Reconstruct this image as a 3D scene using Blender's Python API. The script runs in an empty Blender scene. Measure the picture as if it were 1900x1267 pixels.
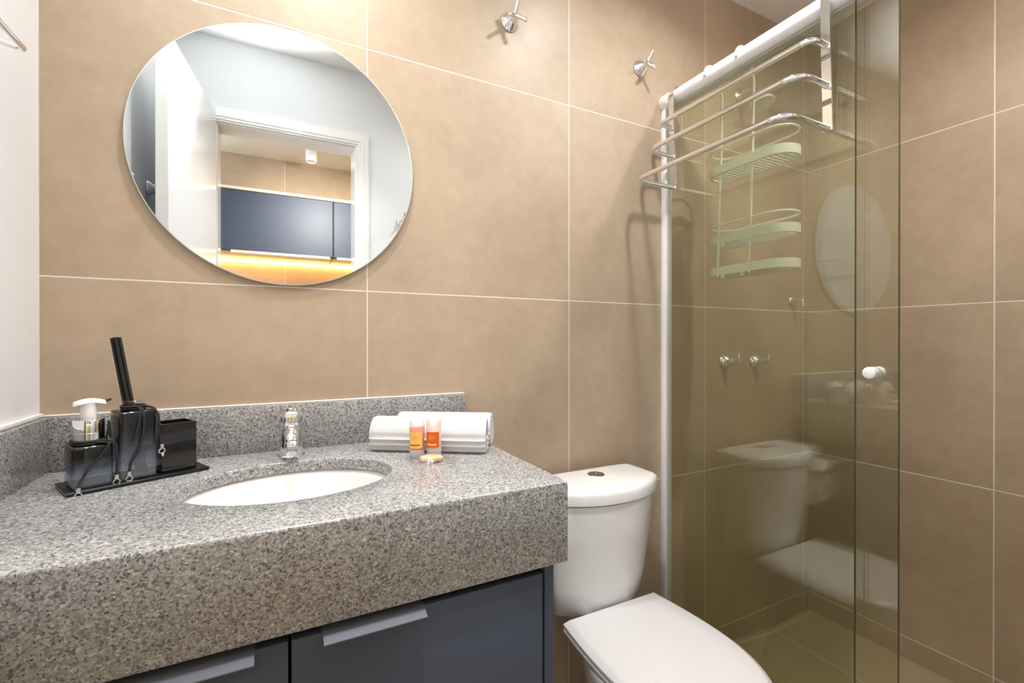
import bpy, bmesh, math, random
from mathutils import Vector, Matrix
from math import pi, sin, cos, radians as R

random.seed(7)
S = bpy.context.scene
COL = S.collection

# ------------------------------------------------------------------ camera
cam_d = bpy.data.cameras.new('camera')
cam_d.sensor_width = 36.0
cam_d.lens = 853.1 * 36 / 1900
cam_d.clip_start = 0.01
cam = bpy.data.objects.new('camera', cam_d)
COL.objects.link(cam)
cam.location = (0.3993, -1.1793, 1.1360)
cam.rotation_euler = (R(90 - 0.14), 0, -R(27.128))
S.camera = cam

# ------------------------------------------------------------------ world, lights, exposure
world = bpy.data.worlds.new('world')
S.world = world
world.use_nodes = True
wb = world.node_tree.nodes['Background']
wb.inputs[0].default_value = (0.86, 0.93, 1.0, 1)
wb.inputs[1].default_value = 2.4

def area(name, loc, size, energy, color, rot=(0, 0, 0), shape='DISK', sy=None, spread=180):
    d = bpy.data.lights.new(name, 'AREA')
    d.shape = shape
    d.size = size
    if sy: d.size_y = sy
    d.energy = energy
    d.color = color
    d.spread = R(spread)
    o = bpy.data.objects.new(name, d)
    o.location = loc
    o.rotation_euler = rot
    COL.objects.link(o)
    return o

WARM = (1.0, 0.99, 0.975)
CZ = 2.43
DOWN = [(0.50, -0.30), (1.34, -0.52), (0.58, -0.74), (1.82, -0.97)]  # last two are added fill lamps, for the counter front and the shower
POW = [4.5, 6.6, 3.2, 8.2]
SPR = [118, 150, 88, 165]
for (x, y), e, sp_ in zip(DOWN, POW, SPR):
    area('downlight_glow', (x, y, CZ - 0.012), 0.075, e, WARM, spread=sp_)
# the photographer's flash, bounced off the ceiling
fl = bpy.data.lights.new('bounce_flash', 'SPOT')
fl.energy = 190.0; fl.color = (0.935, 0.98, 1.0); fl.spot_size = R(54); fl.spot_blend = 0.6; fl.shadow_soft_size = 0.03
flo = bpy.data.objects.new('bounce_flash', fl)
flo.location = (0.35, -0.60, 1.22)
flo.rotation_euler = (R(180 - 1), R(-2), 0)
COL.objects.link(flo)
# unseen area light added in the kitchen as fill through the doorway
area('kitchen_fill_light', (1.3, -1.75, 2.43), 0.55, 14.0, (1.0, 0.76, 0.44), shape='SQUARE')
ks = bpy.data.lights.new('cabinet_glare_light', 'SPOT')  # added spot without a fitting, makes the glare on the wall cabinet
ks.energy = 70.0; ks.color = (1.0, 0.95, 0.88); ks.spot_size = R(75); ks.spot_blend = 1.0; ks.shadow_soft_size = 0.03
kso = bpy.data.objects.new('cabinet_glare_light', ks)
kso.location = (0.715, -1.50, 2.12)
kso.rotation_euler = Vector((0.65 - 0.715, -2.27 + 1.50, 1.92 - 2.12)).to_track_quat('-Z', 'Y').to_euler()
COL.objects.link(kso)

vs = S.view_settings
vs.view_transform = 'Standard'
vs.look = 'None'
vs.gamma = 1.0
vs.use_curve_mapping = False
vs.exposure = 0.22
S.cycles.max_bounces = 14
S.cycles.diffuse_bounces = 6
S.cycles.glossy_bounces = 8
S.cycles.transparent_max_bounces = 24
S.cycles.transmission_bounces = 10
S.cycles.caustics_reflective = False
S.cycles.caustics_refractive = False
S.cycles.sample_clamp_indirect = 4.0

# ------------------------------------------------------------------ materials
def nodes(name):
    m = bpy.data.materials.new(name)
    m.use_nodes = True
    nt = m.node_tree
    return m, nt, nt.nodes['Principled BSDF'], nt.nodes['Material Output']

def pbr(name, col, rough=0.4, metal=0.0, spec=0.5, coat=0.0, bump=None, sheen=0.0, emis=None, estr=0):
    m, nt, b, out = nodes(name)
    b.inputs['Base Color'].default_value = (*col, 1)
    b.inputs['Roughness'].default_value = rough
    b.inputs['Metallic'].default_value = metal
    b.inputs['Specular IOR Level'].default_value = spec
    b.inputs['Coat Weight'].default_value = coat
    b.inputs['Coat Roughness'].default_value = 0.05
    if sheen:
        b.inputs['Sheen Weight'].default_value = sheen
    if emis:
        b.inputs['Emission Color'].default_value = (*emis, 1)
        b.inputs['Emission Strength'].default_value = estr
    if bump:
        sc, st, dist = bump
        n = nt.nodes.new('ShaderNodeTexNoise'); n.inputs['Scale'].default_value = sc; n.inputs['Detail'].default_value = 6
        tc = nt.nodes.new('ShaderNodeTexCoord'); nt.links.new(tc.outputs['Object'], n.inputs['Vector'])
        bp = nt.nodes.new('ShaderNodeBump'); bp.inputs['Strength'].default_value = st; bp.inputs['Distance'].default_value = dist
        nt.links.new(n.outputs['Fac'], bp.inputs['Height']); nt.links.new(bp.outputs['Normal'], b.inputs['Normal'])
    return m

def mth(nt, op, a, b=None, clamp=False):
    n = nt.nodes.new('ShaderNodeMath'); n.operation = op; n.use_clamp = clamp
    for i, v in enumerate((a, b)):
        if v is None: continue
        if isinstance(v, (int, float)): n.inputs[i].default_value = v
        else: nt.links.new(v, n.inputs[i])
    return n.outputs[0]

def mixc(nt, fac, a, b, typ='MIX'):
    n = nt.nodes.new('ShaderNodeMix'); n.data_type = 'RGBA'; n.blend_type = typ
    for s, v in ((n.inputs[0], fac), (n.inputs[6], a), (n.inputs[7], b)):
        if isinstance(v, (int, float)): s.default_value = v
        elif isinstance(v, tuple): s.default_value = (*v, 1)
        else: nt.links.new(v, s)
    return n.outputs[2]

def tile_mat(name, ax, a0, bx, b0, T=0.6, dark=(0.355, 0.268, 0.186), light=(0.492, 0.382, 0.276), grout=(0.70, 0.62, 0.555), gw=0.0032, rough=0.42):
    """large format porcelain; ax/bx = axes of the joints, a0/b0 = one joint on each"""
    m, nt, b, out = nodes(name)
    g = nt.nodes.new('ShaderNodeNewGeometry')
    sep = nt.nodes.new('ShaderNodeSeparateXYZ'); nt.links.new(g.outputs['Position'], sep.inputs[0])
    masks, ids = [], []
    for a, o in ((ax, a0), (bx, b0)):
        q = mth(nt, 'DIVIDE', mth(nt, 'SUBTRACT', sep.outputs[a], o), T)
        ids.append(mth(nt, 'FLOOR', q))
        f = mth(nt, 'FRACT', mth(nt, 'ADD', q, 0.5))
        d = mth(nt, 'MULTIPLY', mth(nt, 'ABSOLUTE', mth(nt, 'SUBTRACT', f, 0.5)), T)
        masks.append(mth(nt, 'SUBTRACT', 1.0, mth(nt, 'DIVIDE', mth(nt, 'SUBTRACT', d, gw * 0.38), gw * 0.24), clamp=False))
    cl = [mth(nt, 'ADD', x, 0.0, clamp=True) for x in masks]
    line = mth(nt, 'MAXIMUM', cl[0], cl[1])
    # cloudy cement look, shifted from tile to tile
    cmb = nt.nodes.new('ShaderNodeCombineXYZ'); nt.links.new(ids[0], cmb.inputs[0]); nt.links.new(ids[1], cmb.inputs[1])
    wn = nt.nodes.new('ShaderNodeTexWhiteNoise'); wn.noise_dimensions = '3D'; nt.links.new(cmb.outputs[0], wn.inputs['Vector'])
    off = nt.nodes.new('ShaderNodeVectorMath'); off.operation = 'MULTIPLY_ADD'
    nt.links.new(wn.outputs['Color'], off.inputs[0]); off.inputs[1].default_value = (9, 9, 9); nt.links.new(g.outputs['Position'], off.inputs[2])
    n1 = nt.nodes.new('ShaderNodeTexNoise'); n1.inputs['Scale'].default_value = 3.2; n1.inputs['Detail'].default_value = 7; n1.inputs['Roughness'].default_value = 0.62
    nt.links.new(off.outputs[0], n1.inputs['Vector'])
    n2 = nt.nodes.new('ShaderNodeTexNoise'); n2.inputs['Scale'].default_value = 26; n2.inputs['Detail'].default_value = 5; n2.inputs['Roughness'].default_value = 0.7
    nt.links.new(off.outputs[0], n2.inputs['Vector'])
    r = nt.nodes.new('ShaderNodeMapRange'); r.inputs['From Min'].default_value = 0.3; r.inputs['From Max'].default_value = 0.7
    s = mth(nt, 'ADD', mth(nt, 'MULTIPLY', n1.outputs['Fac'], 0.72), mth(nt, 'MULTIPLY', n2.outputs['Fac'], 0.28))
    nt.links.new(s, r.inputs['Value'])
    c = mixc(nt, r.outputs[0], dark, light)
    # sparse pale flecks
    v = nt.nodes.new('ShaderNodeTexVoronoi'); v.inputs['Scale'].default_value = 17; nt.links.new(off.outputs[0], v.inputs['Vector'])
    fl = mth(nt, 'MULTIPLY', mth(nt, 'LESS_THAN', v.outputs['Distance'], 0.026), 0.5)
    c = mixc(nt, fl, c, (0.66, 0.55, 0.42))
    c = mixc(nt, line, c, grout)
    nt.links.new(c, b.inputs['Base Color'])
    b.inputs['Roughness'].default_value = rough
    b.inputs['Specular IOR Level'].default_value = 0.42
    bp = nt.nodes.new('ShaderNodeBump'); bp.inputs['Strength'].default_value = 0.5; bp.inputs['Distance'].default_value = 0.0012
    nt.links.new(mth(nt, 'SUBTRACT', 1.0, line), bp.inputs['Height']); nt.links.new(bp.outputs['Normal'], b.inputs['Normal'])
    return m

def granite_mat():
    m, nt, b, out = nodes('grey_granite')
    g = nt.nodes.new('ShaderNodeNewGeometry')
    n = nt.nodes.new('ShaderNodeTexNoise'); n.inputs['Scale'].default_value = 160; n.inputs['Detail'].default_value = 3
    nt.links.new(g.outputs['Position'], n.inputs['Vector'])
    dv = nt.nodes.new('ShaderNodeVectorMath'); dv.operation = 'MULTIPLY_ADD'
    nt.links.new(n.outputs['Color'], dv.inputs[0]); dv.inputs[1].default_value = (.006, .006, .006); nt.links.new(g.outputs['Position'], dv.inputs[2])
    v1 = nt.nodes.new('ShaderNodeTexVoronoi'); v1.inputs['Scale'].default_value = 380; nt.links.new(dv.outputs[0], v1.inputs['Vector'])
    v2 = nt.nodes.new('ShaderNodeTexVoronoi'); v2.inputs['Scale'].default_value = 620; nt.links.new(dv.outputs[0], v2.inputs['Vector'])
    s1 = nt.nodes.new('ShaderNodeSeparateColor'); nt.links.new(v1.outputs['Color'], s1.inputs[0])
    s2 = nt.nodes.new('ShaderNodeSeparateColor'); nt.links.new(v2.outputs['Color'], s2.inputs[0])
    r = nt.nodes.new('ShaderNodeValToRGB'); r.color_ramp.interpolation = 'LINEAR'
    el = r.color_ramp.elements
    el[0].position = 0.0; el[0].color = (.026, .027, .030, 1)
    el[1].position = 1.0; el[1].color = (.70, .69, .67, 1)
    for p, c in ((.10, (.042, .043, .047)), (.20, (.135, .136, .141)), (.36, (.235, .235, .238)), (.58, (.32, .317, .312)), (.78, (.41, .405, .395)), (.9, (.52, .51, .495))):
        e = el.new(p); e.color = (*c, 1)
    mixf = mth(nt, 'ADD', mth(nt, 'MULTIPLY', s1.outputs[0], 0.74), mth(nt, 'MULTIPLY', s2.outputs[1], 0.26))
    nt.links.new(mixf, r.inputs[0])
    # a few grains of warmer and cooler feldspar
    warm = mth(nt, 'MULTIPLY', mth(nt, 'GREATER_THAN', s1.outputs[2], 0.62), 0.55)
    c = mixc(nt, warm, r.outputs[0], (1.0, .93, .83), 'MULTIPLY')
    cool = mth(nt, 'MULTIPLY', mth(nt, 'LESS_THAN', s1.outputs[2], 0.25), 0.6)
    c = mixc(nt, cool, c, (.82, .92, 1.0), 'MULTIPLY')
    n2 = nt.nodes.new('ShaderNodeTexNoise'); n2.inputs['Scale'].default_value = 22; nt.links.new(g.outputs['Position'], n2.inputs['Vector'])
    c = mixc(nt, mth(nt, 'MULTIPLY', n2.outputs['Fac'], 0.22), c, (.285, .285, .285), 'MIX')
    nt.links.new(c, b.inputs['Base Color'])
    b.inputs['Roughness'].default_value = 0.22
    b.inputs['Specular IOR Level'].default_value = 0.5
    return m

def schlick(nt, f0=0.04):
    lw = nt.nodes.new('ShaderNodeLayerWeight'); lw.inputs['Blend'].default_value = 0.5
    p = mth(nt, 'POWER', lw.outputs['Facing'], 5.0)
    return mth(nt, 'ADD', mth(nt, 'MULTIPLY', p, 1 - f0), f0)

def pane_mat(name, tint, edge=None, f0=0.04, rough=0.0):
    """flat glass: tinted see-through plus mirror reflection that grows at grazing angles"""
    m, nt, b, out = nodes(name)
    nt.nodes.remove(b)
    t = nt.nodes.new('ShaderNodeBsdfTransparent'); t.inputs[0].default_value = (*tint, 1)
    g = nt.nodes.new('ShaderNodeBsdfGlossy'); g.inputs['Roughness'].default_value = rough; g.inputs['Color'].default_value = (1, 1, 1, 1)
    mx = nt.nodes.new('ShaderNodeMixShader')
    nt.links.new(schlick(nt, f0), mx.inputs[0]); nt.links.new(t.outputs[0], mx.inputs[1]); nt.links.new(g.outputs[0], mx.inputs[2])
    nt.links.new(mx.outputs[0], out.inputs['Surface'])
    return m

def ombre_mat(name, z0, z1):
    """smoked glass: opaque black at the shoulder, clearing to blue grey near the foot"""
    m, nt, b, out = nodes(name)
    tc = nt.nodes.new('ShaderNodeTexCoord'); sep = nt.nodes.new('ShaderNodeSeparateXYZ'); nt.links.new(tc.outputs['Object'], sep.inputs[0])
    mr = nt.nodes.new('ShaderNodeMapRange'); mr.inputs['From Min'].default_value = z0; mr.inputs['From Max'].default_value = z1
    nt.links.new(sep.outputs[2], mr.inputs['Value'])
    r = nt.nodes.new('ShaderNodeValToRGB'); el = r.color_ramp.elements
    el[0].position = 0; el[0].color = (.80, .84, .90, 1)
    el[1].position = 1; el[1].color = (.02, .02, .022, 1)
    e = el.new(.22); e.color = (.62, .70, .84, 1)
    e = el.new(.45); e.color = (.26, .30, .39, 1)
    e = el.new(.72); e.color = (.03, .03, .034, 1)
    nt.links.new(mr.outputs[0], r.inputs[0])
    nt.nodes.remove(b)
    t = nt.nodes.new('ShaderNodeBsdfTransparent'); nt.links.new(r.outputs[0], t.inputs[0])
    d = nt.nodes.new('ShaderNodeBsdfDiffuse')
    nt.links.new(mixc(nt, 0.5, (0.008, 0.008, 0.010), r.outputs[0]), d.inputs[0])
    m1 = nt.nodes.new('ShaderNodeMixShader'); m1.inputs[0].default_value = 0.3
    nt.links.new(t.outputs[0], m1.inputs[1]); nt.links.new(d.outputs[0], m1.inputs[2])
    g = nt.nodes.new('ShaderNodeBsdfGlossy'); g.inputs['Roughness'].default_value = 0.03
    mx = nt.nodes.new('ShaderNodeMixShader')
    nt.links.new(schlick(nt, 0.05), mx.inputs[0]); nt.links.new(m1.outputs[0], mx.inputs[1]); nt.links.new(g.outputs[0], mx.inputs[2])
    nt.links.new(mx.outputs[0], out.inputs['Surface'])
    return m

def label_mat(name, base, ink, bar):
    """printed label on UVs: ring rosette, rule, text bar"""
    m, nt, b, out = nodes(name)
    uv = nt.nodes.new('ShaderNodeUVMap'); sep = nt.nodes.new('ShaderNodeSeparateXYZ'); nt.links.new(uv.outputs[0], sep.inputs[0])
    u, v = sep.outputs[0], sep.outputs[1]
    du = mth(nt, 'SUBTRACT', u, 0.40); dv = mth(nt, 'MULTIPLY', mth(nt, 'SUBTRACT', v, 0.66), 1.65)
    rr = mth(nt, 'SQRT', mth(nt, 'ADD', mth(nt, 'MULTIPLY', du, du), mth(nt, 'MULTIPLY', dv, dv)))
    ring = mth(nt, 'GREATER_THAN', mth(nt, 'SINE', mth(nt, 'MULTIPLY', rr, 50.0)), 0.35)
    ring = mth(nt, 'MULTIPLY', ring, mth(nt, 'LESS_THAN', rr, 0.33))
    ang = mth(nt, 'ARCTAN2', dv, du)
    dots = mth(nt, 'GREATER_THAN', mth(nt, 'SINE', mth(nt, 'MULTIPLY', ang, 14.0)), -0.2)
    ring = mth(nt, 'MULTIPLY', ring, mth(nt, 'MAXIMUM', dots, mth(nt, 'LESS_THAN', rr, 0.2)))
    c = mixc(nt, mth(nt, 'MULTIPLY', ring, 0.95), base, ink)
    def band(a, lo, hi): return mth(nt, 'MULTIPLY', mth(nt, 'GREATER_THAN', a, lo), mth(nt, 'LESS_THAN', a, hi))
    bm_ = mth(nt, 'MULTIPLY', band(u, 0.06, 0.80), band(v, 0.17, 0.235))
    c = mixc(nt, bm_, c, bar)
    thin = mth(nt, 'MULTIPLY', band(u, 0.10, 0.72), mth(nt, 'MAXIMUM', band(v, 0.28, 0.30), band(v, 0.10, 0.12)))
    c = mixc(nt, mth(nt, 'MULTIPLY', thin, 0.5), c, ink)
    nt.links.new(c, b.inputs['Base Color'])
    b.inputs['Roughness'].default_value = 0.35
    return m

Z0 = 1.2586
M = {}
M['tile_back'] = tile_mat('beige_wall_tile_back', 0, 0.0, 2, Z0)
M['tile_right'] = tile_mat('beige_wall_tile_right', 1, -0.5758, 2, Z0, gw=0.0042)
M['tile_floor'] = tile_mat('beige_floor_tile', 0, 2.18, 1, -0.62, dark=(0.35, 0.275, 0.175), light=(0.42, 0.335, 0.215))
M['tile_kitchen'] = tile_mat('beige_kitchen_tile', 0, 0.455, 2, Z0)
M['granite'] = granite_mat()
M['wall_white'] = pbr('white_paint', (0.765, 0.77, 0.78), 0.55, bump=(90, 0.05, 0.001))
M['wall_cool'] = pbr('pale_paint', (0.66, 0.695, 0.72), 0.55, bump=(90, 0.05, 0.001))
M['ceiling'] = pbr('ceiling_paint', (0.87, 0.865, 0.86), 0.7, bump=(60, 0.04, 0.001))
M['lacquer'] = pbr('white_lacquer', (0.76, 0.775, 0.785), 0.12, spec=0.55)
M['ceramic'] = pbr('white_ceramic', (0.77, 0.755, 0.75), 0.07, spec=0.5)
M['seat_white'] = pbr('white_seat_plastic', (0.60, 0.58, 0.578), 0.16, spec=0.45)
M['white_metal'] = pbr('white_powder_coat', (0.83, 0.825, 0.82), 0.28)
M['white_plastic'] = pbr('white_plastic', (0.88, 0.875, 0.86), 0.3)
M['chrome'] = pbr('chrome', (0.86, 0.87, 0.89), 0.06, metal=1.0)
M['satin_chrome'] = pbr('satin_chrome', (0.72, 0.74, 0.76), 0.22, metal=1.0)
M['mirror'] = pbr('silvered_mirror', (0.93, 0.95, 0.95), 0.0, metal=1.0)
M['mirror_edge'] = pbr('polished_mirror_edge', (0.62, 0.70, 0.67), 0.08, spec=0.8)
M['cabinet'] = pbr('blue_grey_laminate', (0.058, 0.070, 0.102), 0.45, spec=0.3)
M['cab_dark'] = pbr('cabinet_shadow_gap', (0.02, 0.022, 0.026), 0.7)
M['cab_handle'] = pbr('blue_grey_metal', (0.15, 0.165, 0.195), 0.33, metal=0.25)
M['glass'] = pane_mat('green_shower_glass', (0.916, 0.930, 0.876), f0=0.062)
M['glass_edge'] = pbr('green_glass_edge', (0.055, 0.065, 0.03), 0.15)
M['black_gloss'] = pbr('black_gloss', (0.008, 0.008, 0.009), 0.05, spec=0.6)
M['black_cord'] = pbr('black_cord', (0.012, 0.012, 0.013), 0.8, bump=(900, 0.6, 0.001))
M['reed'] = pbr('black_reed', (0.012, 0.011, 0.010), 0.75)
M['towel'] = pbr('white_terry', (0.73, 0.73, 0.73), 0.95, spec=0.1, sheen=0.3, bump=(700, 0.9, 0.0025))
M['paper'] = pbr('white_tissue', (0.82, 0.80, 0.77), 0.9, spec=0.1, bump=(300, 0.2, 0.001))
M['rubber'] = pbr('grey_gap', (0.12, 0.11, 0.10), 0.7)
M['clear'] = pane_mat('clear_glass', (0.93, 0.94, 0.94))
M['film'] = pane_mat('clear_film', (0.97, 0.92, 0.905), f0=0.10, rough=0.10)
M['soap'] = pbr('peach_soap', (0.82, 0.50, 0.33), 0.5)
M['lens'] = pbr('lamp_lens', (0.9, 0.9, 0.88), 0.4, emis=(1.0, 0.92, 0.80), estr=22)
M['led'] = pbr('led_strip', (1, .8, .5), 0.4, emis=(1.0, 0.62, 0.18), estr=32)
M['wood'] = pbr('pale_edge_strip', (0.78, 0.66, 0.50), 0.45)
M['caulk'] = pbr('white_caulk', (0.78, 0.76, 0.73), 0.5)
M['frost'] = pbr('frosted_plastic', (0.80, 0.79, 0.79), 0.35, spec=0.4)
for k, c, a in (('frost', (0.80, 0.80, 0.80), .62), ):
    b = M['frost'].node_tree.nodes['Principled BSDF']; b.inputs['Alpha'].default_value = a
M['gel_pink'] = pbr('pink_gel_bottle', (0.90, 0.36, 0.27), 0.25, spec=0.4)
M['gel_pink'].node_tree.nodes['Principled BSDF'].inputs['Alpha'].default_value = 0.86
M['lotion'] = pbr('milky_lotion_bottle', (0.86, 0.70, 0.62), 0.3, spec=0.4)
M['lotion'].node_tree.nodes['Principled BSDF'].inputs['Alpha'].default_value = 0.92
M['label_yellow'] = label_mat('yellow_label', (0.90, 0.53, 0.12), (0.80, 0.22, 0.01), (0.07, 0.03, 0.01))
M['label_red'] = label_mat('red_label', (0.72, 0.10, 0.004), (0.86, 0.36, 0.03), (0.95, 0.80, 0.50))
M['ombre_low'] = ombre_mat('smoked_glass_low', 0.0, 0.068)
M['ombre_tall'] = ombre_mat('smoked_glass_tall', 0.0, 0.118)

# ------------------------------------------------------------------ mesh helpers
def new(): return bmesh.new()

def box(bm, x0, x1, y0, y1, z0, z1, bev=0.0, seg=2, mat=None):
    r = bmesh.ops.create_cube(bm, size=1.0)
    v = r['verts']
    for p in v:
        p.co = Vector(((x0 + x1) / 2 + p.co.x * (x1 - x0), (y0 + y1) / 2 + p.co.y * (y1 - y0), (z0 + z1) / 2 + p.co.z * (z1 - z0)))
    if bev > 0:
        es = list({e for p in v for e in p.link_edges})
        bmesh.ops.bevel(bm, geom=es, offset=bev, segments=seg, profile=0.5, affect='EDGES')
    return bm

def tube(bm, pts, r, n=12, closed=False, caps=True):
    pts = [Vector(p) for p in pts]
    k = len(pts)
    rad = r if isinstance(r, (list, tuple)) else [r] * k
    rings = []
    up = None
    for i, p in enumerate(pts):
        if closed: t = (pts[(i + 1) % k] - pts[i - 1]).normalized()
        elif i == 0: t = (pts[1] - p).normalized()
        elif i == k - 1: t = (p - pts[i - 1]).normalized()
        else: t = ((pts[i + 1] - p).normalized() + (p - pts[i - 1]).normalized()).normalized()
        if up is None:
            up = t.orthogonal().normalized()
        else:
            up = (up - t * up.dot(t))
            up = up.normalized() if up.length > 1e-6 else t.orthogonal().normalized()
        s = t.cross(up)
        rings.append([bm.verts.new(p + (up * cos(2 * pi * j / n) + s * sin(2 * pi * j / n)) * rad[i]) for j in range(n)])
    m = k if closed else k - 1
    for i in range(m):
        a, b = rings[i], rings[(i + 1) % k]
        # closed sweeps can twist: match the nearest start
        o = 0
        if closed and i == k - 1:
            o = min(range(n), key=lambda q: (a[0].co - b[q].co).length)
        for j in range(n):
            bm.faces.new((a[j], a[(j + 1) % n], b[(j + 1 + o) % n], b[(j + o) % n]))
    if caps and not closed:
        bm.faces.new(rings[0][::-1]); bm.faces.new(rings[-1])
    return bm

def lathe(bm, prof, n=32, org=(0, 0, 0), axis='Z', a0=0.0, sx=1.0, sy=1.0):
    """prof = [(r, h)...] revolved; closes on r == 0"""
    org = Vector(org)
    def at(r, h, t):
        x, y = r * cos(t) * sx, r * sin(t) * sy
        if axis == 'Z': return org + Vector((x, y, h))
        if axis == 'Y': return org + Vector((x, -h, y))      # h grows out of the wall (towards -y)
        return org + Vector((h, x, y))
    rings = []
    for r, h in prof:
        if r < 1e-7: rings.append([bm.verts.new(at(0, h, 0))])
        else: rings.append([bm.verts.new(at(r, h, a0 + 2 * pi * j / n)) for j in range(n)])
    for a, b in zip(rings, rings[1:]):
        if len(a) == 1 and len(b) == 1: continue
        for j in range(n):
            if len(a) == 1: bm.faces.new((a[0], b[(j + 1) % n], b[j]))
            elif len(b) == 1: bm.faces.new((a[j], a[(j + 1) % n], b[0]))
            else: bm.faces.new((a[j], a[(j + 1) % n], b[(j + 1) % n], b[j]))
    return bm

def loft(bm, rings, cap0=True, cap1=True, cyc=False):
    vs_ = [[bm.verts.new(p) for p in r] for r in rings]
    n = len(vs_[0])
    pairs = list(zip(vs_, vs_[1:])) + ([(vs_[-1], vs_[0])] if cyc else [])
    for a, b in pairs:
        for j in range(n):
            bm.faces.new((a[j], a[(j + 1) % n], b[(j + 1) % n], b[j]))
    if not cyc:
        if cap0: bm.faces.new(vs_[0][::-1])
        if cap1: bm.faces.new(vs_[-1])
    return bm

def chaikin(p, it=2):
    for _ in range(it):
        q = []
        for i in range(len(p)):
            a, b = Vector(p[i]), Vector(p[(i + 1) % len(p)])
            q += [a * .75 + b * .25, a * .25 + b * .75]
        p = q
    return p

def arc(c, r, a0, a1, n, plane='xz'):
    o = []
    for i in range(n + 1):
        a = a0 + (a1 - a0) * i / n
        x, y = r * cos(a), r * sin(a)
        o.append({'xz': (c[0] + x, c[1], c[2] + y), 'yz': (c[0], c[1] + x, c[2] + y), 'xy': (c[0] + x, c[1] + y, c[2])}[plane])
    return o

def fillet(pts, r, n=6):
    """polyline with rounded corners"""
    P = [Vector(p) for p in pts]
    out = [P[0]]
    rr = r if isinstance(r, (list, tuple)) else [r] * len(P)
    for i in range(1, len(P) - 1):
        a, b, c = P[i - 1], P[i], P[i + 1]
        d1, d2 = (a - b), (c - b)
        k = min(rr[i], d1.length * .49, d2.length * .49)
        s, e = b + d1.normalized() * k, b + d2.normalized() * k
        for j in range(n + 1):
            t = j / n
            out.append(s * (1 - t) ** 2 + b * 2 * t * (1 - t) + e * t * t)
    out.append(P[-1])
    return out

def obj(name, bm, mat, parent=None, smooth=35, local=False, kind=None):
    """links one mesh; bm is in world space unless local, and is moved under its parent"""
    bmesh.ops.recalc_face_normals(bm, faces=bm.faces[:])
    if parent is not None and not local:
        q, p = Vector(), parent
        while p is not None: q, p = q + p.location, p.parent
        bm.transform(Matrix.Translation(-q))
    me = bpy.data.meshes.new(name)
    bm.to_mesh(me); bm.free()
    for m in (mat if isinstance(mat, (list, tuple)) else [mat]):
        me.materials.append(m)
    if smooth:
        for p in me.polygons: p.use_smooth = True
        try: me.set_sharp_from_angle(angle=R(smooth))
        except Exception: pass
    o = bpy.data.objects.new(name, me)
    COL.objects.link(o)
    if parent is not None: o.parent = parent
    if kind: o['kind'] = kind
    return o

def thing(name, label, cat, loc=(0, 0, 0), rot=(0, 0, 0), group=None):
    o = bpy.data.objects.new(name, None)
    COL.objects.link(o)
    o.location = loc; o.rotation_euler = rot
    o.empty_display_size = 0.05
    return tag(o, label, cat, group)

def tag(o, label, cat, group=None):
    o['label'] = label; o['category'] = cat; o['kind'] = 'thing'
    if group: o['group'] = group
    return o

def base(o, p):
    """moves the origin of a single mesh thing to p without moving the mesh"""
    o.data.transform(Matrix.Translation(-Vector(p))); o.location = p
    return o

def struct(name, bm, mat, smooth=None):
    return obj(name, bm, mat, smooth=smooth, kind='structure')

def dup(root, loc, rot, label, group=None):
    def cp(o, par):
        c = o.copy(); COL.objects.link(c); c.parent = par
        for ch in o.children: cp(ch, c)
        return c
    r = cp(root, None)
    r.location = loc; r.rotation_euler = rot; r['label'] = label
    if group: r['group'] = group
    return r

# ------------------------------------------------------------------ room shell
W = 2.4367          # right (shower) wall
FY = -1.155         # wall with the doorway
KY = -2.60          # kitchen wall behind the camera
GX = 1.589          # front face of the fixed pane

bm = new(); box(bm, 0.0, W + .1, 0.0, 0.1, -0.1, CZ); struct('wall_back', bm, M['tile_back'])
bm = new(); box(bm, W, W + 0.1, FY - .115, 0.0, -0.1, CZ); struct('wall_right', bm, M['tile_right'])
bm = new(); box(bm, -0.1, 0.0, FY - .115, 0.1, -0.1, CZ); struct('wall_left', bm, M['wall_white'])
DX0, DX1, DZ = 0.178, 0.734, 2.06
bm = new()
box(bm, 0.0, DX0 - .018, FY - .115, FY, -0.1, CZ)
box(bm, DX1 + .018, 1.58, FY - .115, FY, -0.1, CZ)
box(bm, DX0 - .018, DX1 + .018, FY - .115, FY, DZ + .018, CZ)
struct('wall_front', bm, M['wall_cool'])
bm = new(); box(bm, 1.58, W, FY - .115, FY, -0.1, CZ); struct('wall_shower_front', bm, M['tile_back'])
bm = new(); box(bm, -0.1, W + .1, FY - .115, 0.1, CZ, CZ + 0.1); struct('ceiling', bm, M['ceiling'])
bm = new(); box(bm, 0.0, 1.575, FY - .115, 0.0, -0.1, 0.0); struct('floor', bm, M['tile_floor'])
bm = new()
prof = [(1.625, -0.012), (1.94, -0.0115), (2.18, -0.0320), (W, -0.0205)]
top = [[bm.verts.new((x, y, z)) for x, z in prof] for y in (0.0, FY)]
for i in range(3): bm.faces.new((top[0][i], top[0][i + 1], top[1][i + 1], top[1][i]))
lo = [[bm.verts.new((x, y, -0.1)) for x, z in prof] for y in (0.0, FY)]
for i in range(3):
    bm.faces.new((top[0][i], top[0][i + 1], lo[0][i + 1], lo[0][i])); bm.faces.new((top[1][i], top[1][i + 1], lo[1][i + 1], lo[1][i]))
    bm.faces.new((lo[0][i], lo[0][i + 1], lo[1][i + 1], lo[1][i]))
for i in (0, 3): bm.faces.new((top[0][i], top[1][i], lo[1][i], lo[0][i]))
struct('floor_shower', bm, M['tile_floor'])
bm = new(); box(bm, 1.575, 1.625, FY, 0.0, -0.1, 0.022, .003); struct('trim_1', bm, M['granite'], 35)      # threshold under the glass
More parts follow.
